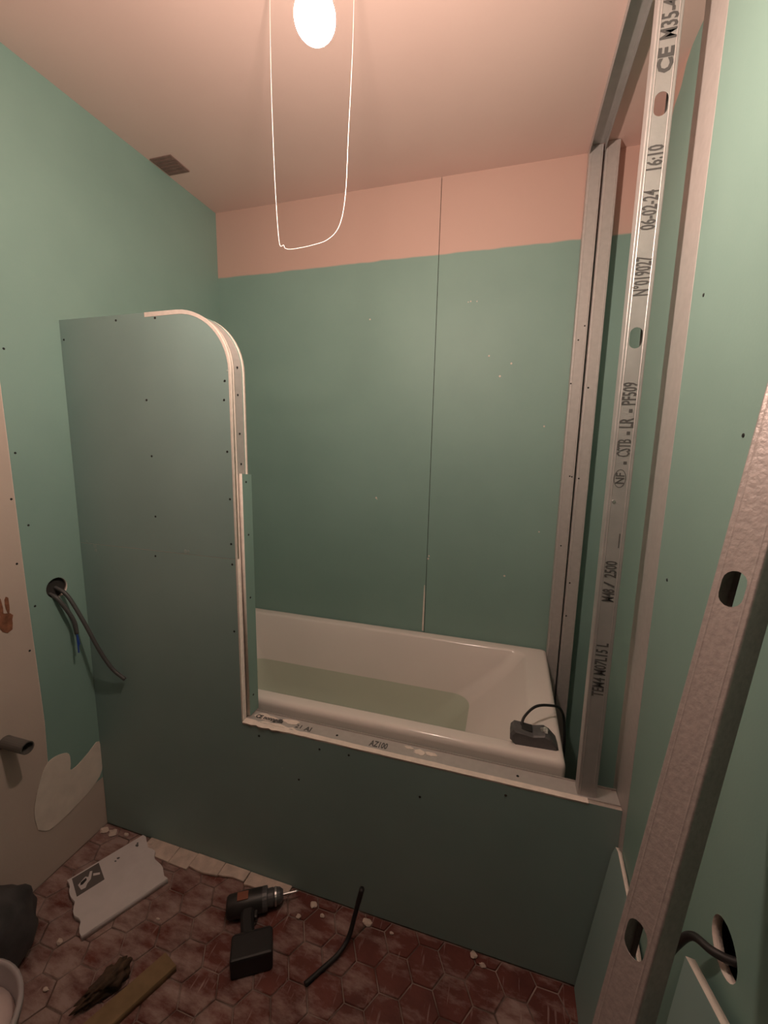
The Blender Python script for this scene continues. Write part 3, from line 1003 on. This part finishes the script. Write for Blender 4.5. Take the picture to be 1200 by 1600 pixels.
add_tube(bm, pv, ring_o, 20, cap=False)
add_tube(bm, [pv[1], (pv[1][0] - 0.0001, pv[1][1], pv[1][2])], [ring_o, ring_i], 20, cap=False)
add_tube(bm, [(pv[1][0] - 0.0001, pv[1][1], pv[1][2]), pv[0]], ring_i, 20, cap=False)
tag(obj('waste_pipe', bm, 'pipe', smooth=False), 'grey plastic waste pipe stub sticking out of the cream left wall', 'pipe')

# =================================================================== THINGS ON THE FLOOR
# pale mortar ledge along the foot of the partition
rm = random.Random(21)
xs = [0.215, 0.345, 0.425, 0.54, 0.64, 0.80]
for a, b in zip(xs, xs[1:]):
    w0 = 0.056 - 0.030 * max(0, (a - 0.45) / 0.35) + rm.uniform(-0.006, 0.006)
    w1 = 0.056 - 0.030 * max(0, (b - 0.45) / 0.35) + rm.uniform(-0.006, 0.006)
    pts = [(a + 0.0015, -0.002), (b - 0.0015, -0.002), (b - 0.0015 + rm.uniform(-.004, .002), -w1), ((a + b) / 2, -(w0 + w1) / 2 + rm.uniform(-.006, .006)), (a + 0.0015, -w0)]
    o = obj('mortar_piece', plate(pts, [], 0.010 + rm.uniform(-0.002, 0.002), ((1, 0, 0), (0, 1, 0), (0, 0, 1)), (0, 0, -0.001), 0), 'mortar', floor)

# white slab with a printed square
sl = empty('printed_slab', (0.24, -0.165, 0))
tag(sl, 'white slab with ragged ends and a dark printed square on the floor by the left wall', 'slab')
cA, cB, cC, cD = V((0.085, -0.217)), V((0.188, -0.012)), V((0.395, -0.112)), V((0.284, -0.322))
out = []
rr = random.Random(9)
for a, b, amp in ((cA, cB, 0), (cB, cC, 0.010), (cC, cD, 0), (cD, cA, 0.010)):
    t = b - a
    nn2 = V((-t.y, t.x)).normalized()
    m_ = 14 if amp else 2
    for k in range(m_):
        u = k / m_
        q = a + t * u + nn2 * (amp * 0.5 * math.sin(u * 19) + rr.uniform(-amp, amp) * 0.25 if amp else 0)
        out.append((q.x, q.y))
bm = plate(out, [], 0.019, ((1, 0, 0), (0, 1, 0), (0, 0, 1)), (0, 0, 0.0005), 0)
obj('slab_body', bm, 'slab', sl)
e1, e2 = (cB - cA).normalized(), (cD - cA).normalized()


def on_slab(u, v):
    q = cA + e1 * u + e2 * v
    return (q.x, q.y)


pr = obj('printed_square', plate([on_slab(0.012, 0.006), on_slab(0.088, 0.006), on_slab(0.088, 0.085), on_slab(0.012, 0.085)], [], 0.0006,
                                 ((1, 0, 0), (0, 1, 0), (0, 0, 1)), (0, 0, 0.0194), 0), 'print', sl)
for shp, mn, zz in (([(0.022, 0.045), (0.045, 0.030), (0.052, 0.038), (0.060, 0.020), (0.066, 0.024), (0.056, 0.052), (0.045, 0.060), (0.038, 0.072), (0.026, 0.070)], 'slab', 0.0200),
                    ([(0.066, 0.036), (0.083, 0.048), (0.081, 0.055), (0.064, 0.045)], 'slab', 0.0200),
                    ([(0.030, 0.042), (0.046, 0.036), (0.046, 0.046), (0.034, 0.054), (0.027, 0.052)], 'black', 0.0204)):
    o = obj('print_mark', plate([on_slab(*q) for q in shp], [], 0.0005, ((1, 0, 0), (0, 1, 0), (0, 0, 1)), (0, 0, zz), 0), mn, pr)
for u, v, r in ((0.20, 0.030, 0.007), (0.205, 0.022, 0.004), (0.14, 0.035, 0.005), (0.13, 0.04, 0.004)):
    q = on_slab(u, v)
    obj('smudge', plate(blob_outline(q[0], q[1], r, r * 0.7, 10, 0.3, rr), [], 0.0004, ((1, 0, 0), (0, 1, 0), (0, 0, 1)), (0, 0, 0.0194), 0), 'grey_tool', sl)

# cordless drill lying on its side
dr = empty('cordless_drill', (0.714, -0.100, 0.0), (0, 0, math.radians(31)))
tag(dr, 'black cordless drill lying on the floor at the foot of the partition', 'drill')
def D_(name, bm, m, par=dr, smooth=False):
    return obj(name, bm, m, par, smooth=smooth, world=False)


def xlathe(prof, z, n=24):
    bm = lathe([(r, h) for h, r in prof], (0, 0, 0), n)
    for v in bm.verts:
        v.co = V((v.co.z, v.co.y, v.co.x + z))
    return bm


D_('motor_housing', xlathe([(-0.078, 0.0), (-0.077, 0.026), (-0.070, 0.031), (-0.02, 0.033), (0.03, 0.032), (0.046, 0.029), (0.046, 0.0)], 0.0335), 'blackpl', smooth=True)
D_('gear_ring', xlathe([(0.030, 0.0), (0.030, 0.0325), (0.044, 0.0325), (0.046, 0.030), (0.046, 0.0)], 0.0335), 'grey_tool')
D_('badge', box(-0.045, -0.012, -0.014, 0.012, 0.0635, 0.0672, 0.001), 'orange_tool')
ch = D_('chuck', xlathe([(0.046, 0.0), (0.046, 0.0235), (0.062, 0.0245), (0.064, 0.0225), (0.068, 0.0245), (0.084, 0.0215), (0.094, 0.013), (0.094, 0.0)], 0.0335), 'grey_tool')
D_('chuck_band', xlathe([(0.068, 0.02), (0.068, 0.0251), (0.073, 0.0251), (0.073, 0.02)], 0.0335), 'steel', ch)
D_('drill_bit', tube([(0.09, 0, 0.0335), (0.135, 0, 0.0335), (0.142, 0, 0.0335)], [0.003, 0.003, 0.0008], 8), 'steel')
hb = loft([[V((cx + sx * 0.019, cy, 0.033 + sz * 0.0165)) for sx, sz in ((1, .6), (.6, 1), (-.6, 1), (-1, .6), (-1, -.6), (-.6, -1), (.6, -1), (1, -.6))]
           for cx, cy in ((-0.012, -0.015), (-0.014, -0.05), (-0.010, -0.085), (-0.004, -0.112))], True, True)
D_('handle', hb, 'black', smooth=False)
D_('trigger', box(0.006, 0.016, -0.052, -0.030, 0.026, 0.040, 0.003), 'blackpl')
D_('battery', box(-0.052, 0.062, -0.172, -0.104, 0.001, 0.064, 0.006), 'black')
D_('battery_rail', box(-0.046, 0.056, -0.112, -0.098, 0.006, 0.058, 0.003), 'blackpl')

# stub of black flexible pipe rising off the floor
bp_ = tube(catmull([(0.958, -0.222, 0.008), (0.985, -0.182, 0.008), (1.018, -0.135, 0.012), (1.037, -0.098, 0.030), (1.046, -0.075, 0.075), (1.056, -0.068, 0.125), (1.066, -0.066, 0.172)], 6), [0.0062] * 18 + [0.0068] * 12 + [0.0075] * 7, 10)
tag(obj('black_hose', bp_, 'black', smooth=True), 'bent piece of black hose rising from the floor right of the drill', 'hose')

# wooden lath and dark rag
la = empty('wooden_lath', (0.50, -0.48, 0))
tag(la, 'yellow-brown wooden lath lying on the dusty tiles at the bottom left', 'lath')
d1 = V((-0.40, -0.917)).normalized(); d2 = V((-d1.y, d1.x))
s0 = V((0.577, -0.288))
pts = [s0 + d2 * 0.026, s0 - d2 * 0.027 + d1 * 0.006, s0 - d2 * 0.027 + d1 * 0.27, s0 + d2 * 0.026 + d1 * 0.27]
obj('lath_body', plate([(q.x, q.y) for q in pts], [], 0.021, ((1, 0, 0), (0, 1, 0), (0, 0, 1)), (0, 0, 0.0005), 0), 'wood', la)
q = s0 + d1 * 0.2
obj('knot', plate(blob_outline(q.x, q.y, 0.012, 0.007, 10, 0.2, rr), [], 0.0006, ((1, 0, 0), (0, 1, 0), (0, 0, 1)), (0, 0, 0.0212), 0), 'smear', la)
rgm = lump((0, 0, 0), (0.042, 0.024, 0.030), 3, 0.55, 4, 2.4, flat=0.022)
for v in rgm.verts:
    x0 = v.co.x
    if x0 < 0:
        v.co.x = x0 * 2.0
        v.co.y *= max(0.25, 1 + x0 * 12); v.co.z *= max(0.4, 1 + x0 * 8)
ang = math.atan2(d1.y, d1.x) + math.pi
rgm.transform(Matrix.Translation((0.462, -0.372, 0.0245)) @ Matrix.Rotation(ang, 4, 'Z'))
tag(obj('crumpled_rag', rgm, 'rag', smooth=True), 'crumpled dark brown rag lying along the wooden lath', 'rag')

# bucket and bag at the lower left
bk = empty('plaster_bucket', (0.345, -0.680, 0))
tag(bk, 'pale plastic bucket of pinkish plaster in the bottom left corner', 'bucket')
obj('bucket_body', lathe([(0.0, 0.001), (0.115, 0.001), (0.120, 0.008), (0.148, 0.225), (0.155, 0.228), (0.156, 0.242), (0.150, 0.246), (0.145, 0.240), (0.118, 0.02), (0.0, 0.02)], (0.345, -0.680, 0), 48), 'bucket', bk, smooth=True)
obj('plaster_fill', lathe([(0.0, 0.200), (0.06, 0.199), (0.10, 0.197), (0.1375, 0.192), (0.135, 0.18), (0.0, 0.18)], (0.345, -0.680, 0), 40), 'lime', bk, smooth=True)
bg = lump((0.105, -0.480, 0.090), (0.108, 0.150, 0.135), 6, 0.22, 4, 1.4, flat=0.089)
for v in bg.verts:
    v.co.x = max(v.co.x, 0.003)
tag(obj('dark_bag', bg, 'bag', smooth=True), 'dark grey crumpled bag slumped against the left wall', 'bag')

# crumbs of plaster
rc = random.Random(31)
spots = [(0.225, -0.345, 0.010), (0.300, -0.436, 0.008), (0.02, -0.03, 0.014), (0.062, -0.028, 0.016), (0.115, -0.02, 0.010), (0.232, -0.022, 0.010), (0.262, -0.072, 0.006),
         (1.071, -0.026, 0.014), (1.393, -0.014, 0.009), (1.42, -0.03, 0.007), (0.89, -0.03, 0.009), (0.93, -0.05, 0.007), (0.86, -0.075, 0.008), (1.15, -0.03, 0.005), (0.45, -0.21, 0.005)]
lab = {(0.232, -0.022): 'plaster lump touching the partition at the left end of the mortar ledge', (0.262, -0.072): 'small plaster crumb in front of the left end of the mortar ledge',
       (0.89, -0.03): 'plaster crumb just beyond the drill bit tip, the largest of three', (0.93, -0.05): 'plaster crumb beyond the drill bit, the rightmost of three', (0.86, -0.075): 'plaster crumb in front of the drill bit tip',
       (0.225, -0.345): 'pale plaster crumb beside the dark bag', (0.300, -0.436): 'pale plaster crumb beside the bucket rim',
       (0.02, -0.03): 'flat plaster lump in the corner of left wall and partition', (0.062, -0.028): 'larger plaster lump near the corner behind the printed slab',
       (0.115, -0.02): 'small plaster lump behind the far corner of the printed slab', (1.071, -0.026): 'round pale plaster lump right of the upright hose end',
       (1.393, -0.014): 'plaster crumb at the right of the partition foot, the larger of two', (1.42, -0.03): 'plaster crumb at the right of the partition foot, the smaller of two',
       (1.15, -0.03): 'tiny plaster crumb at the partition foot right of the round lump', (0.45, -0.21): 'tiny plaster crumb on the tiles between printed slab and drill'}
for x, y, r in spots:
    f_ = 0.35 if r > 0.012 else 0.6
    bm = lump((x, y, r * f_ * 0.85), (r * rc.uniform(0.9, 1.5), r * rc.uniform(0.7, 1.0), r * f_), rc.randint(1, 99), 0.45, 2, 2.0, flat=r * f_ * 0.8)
    tag(obj('plaster_crumb', bm, 'mortar'), lab.get((x, y), 'small pale plaster crumb at the partition foot between drill and hose' if x > 0.8 else 'small pale plaster crumb at the end of the mortar ledge by the printed slab'), 'crumb', 'plaster crumbs on the floor')
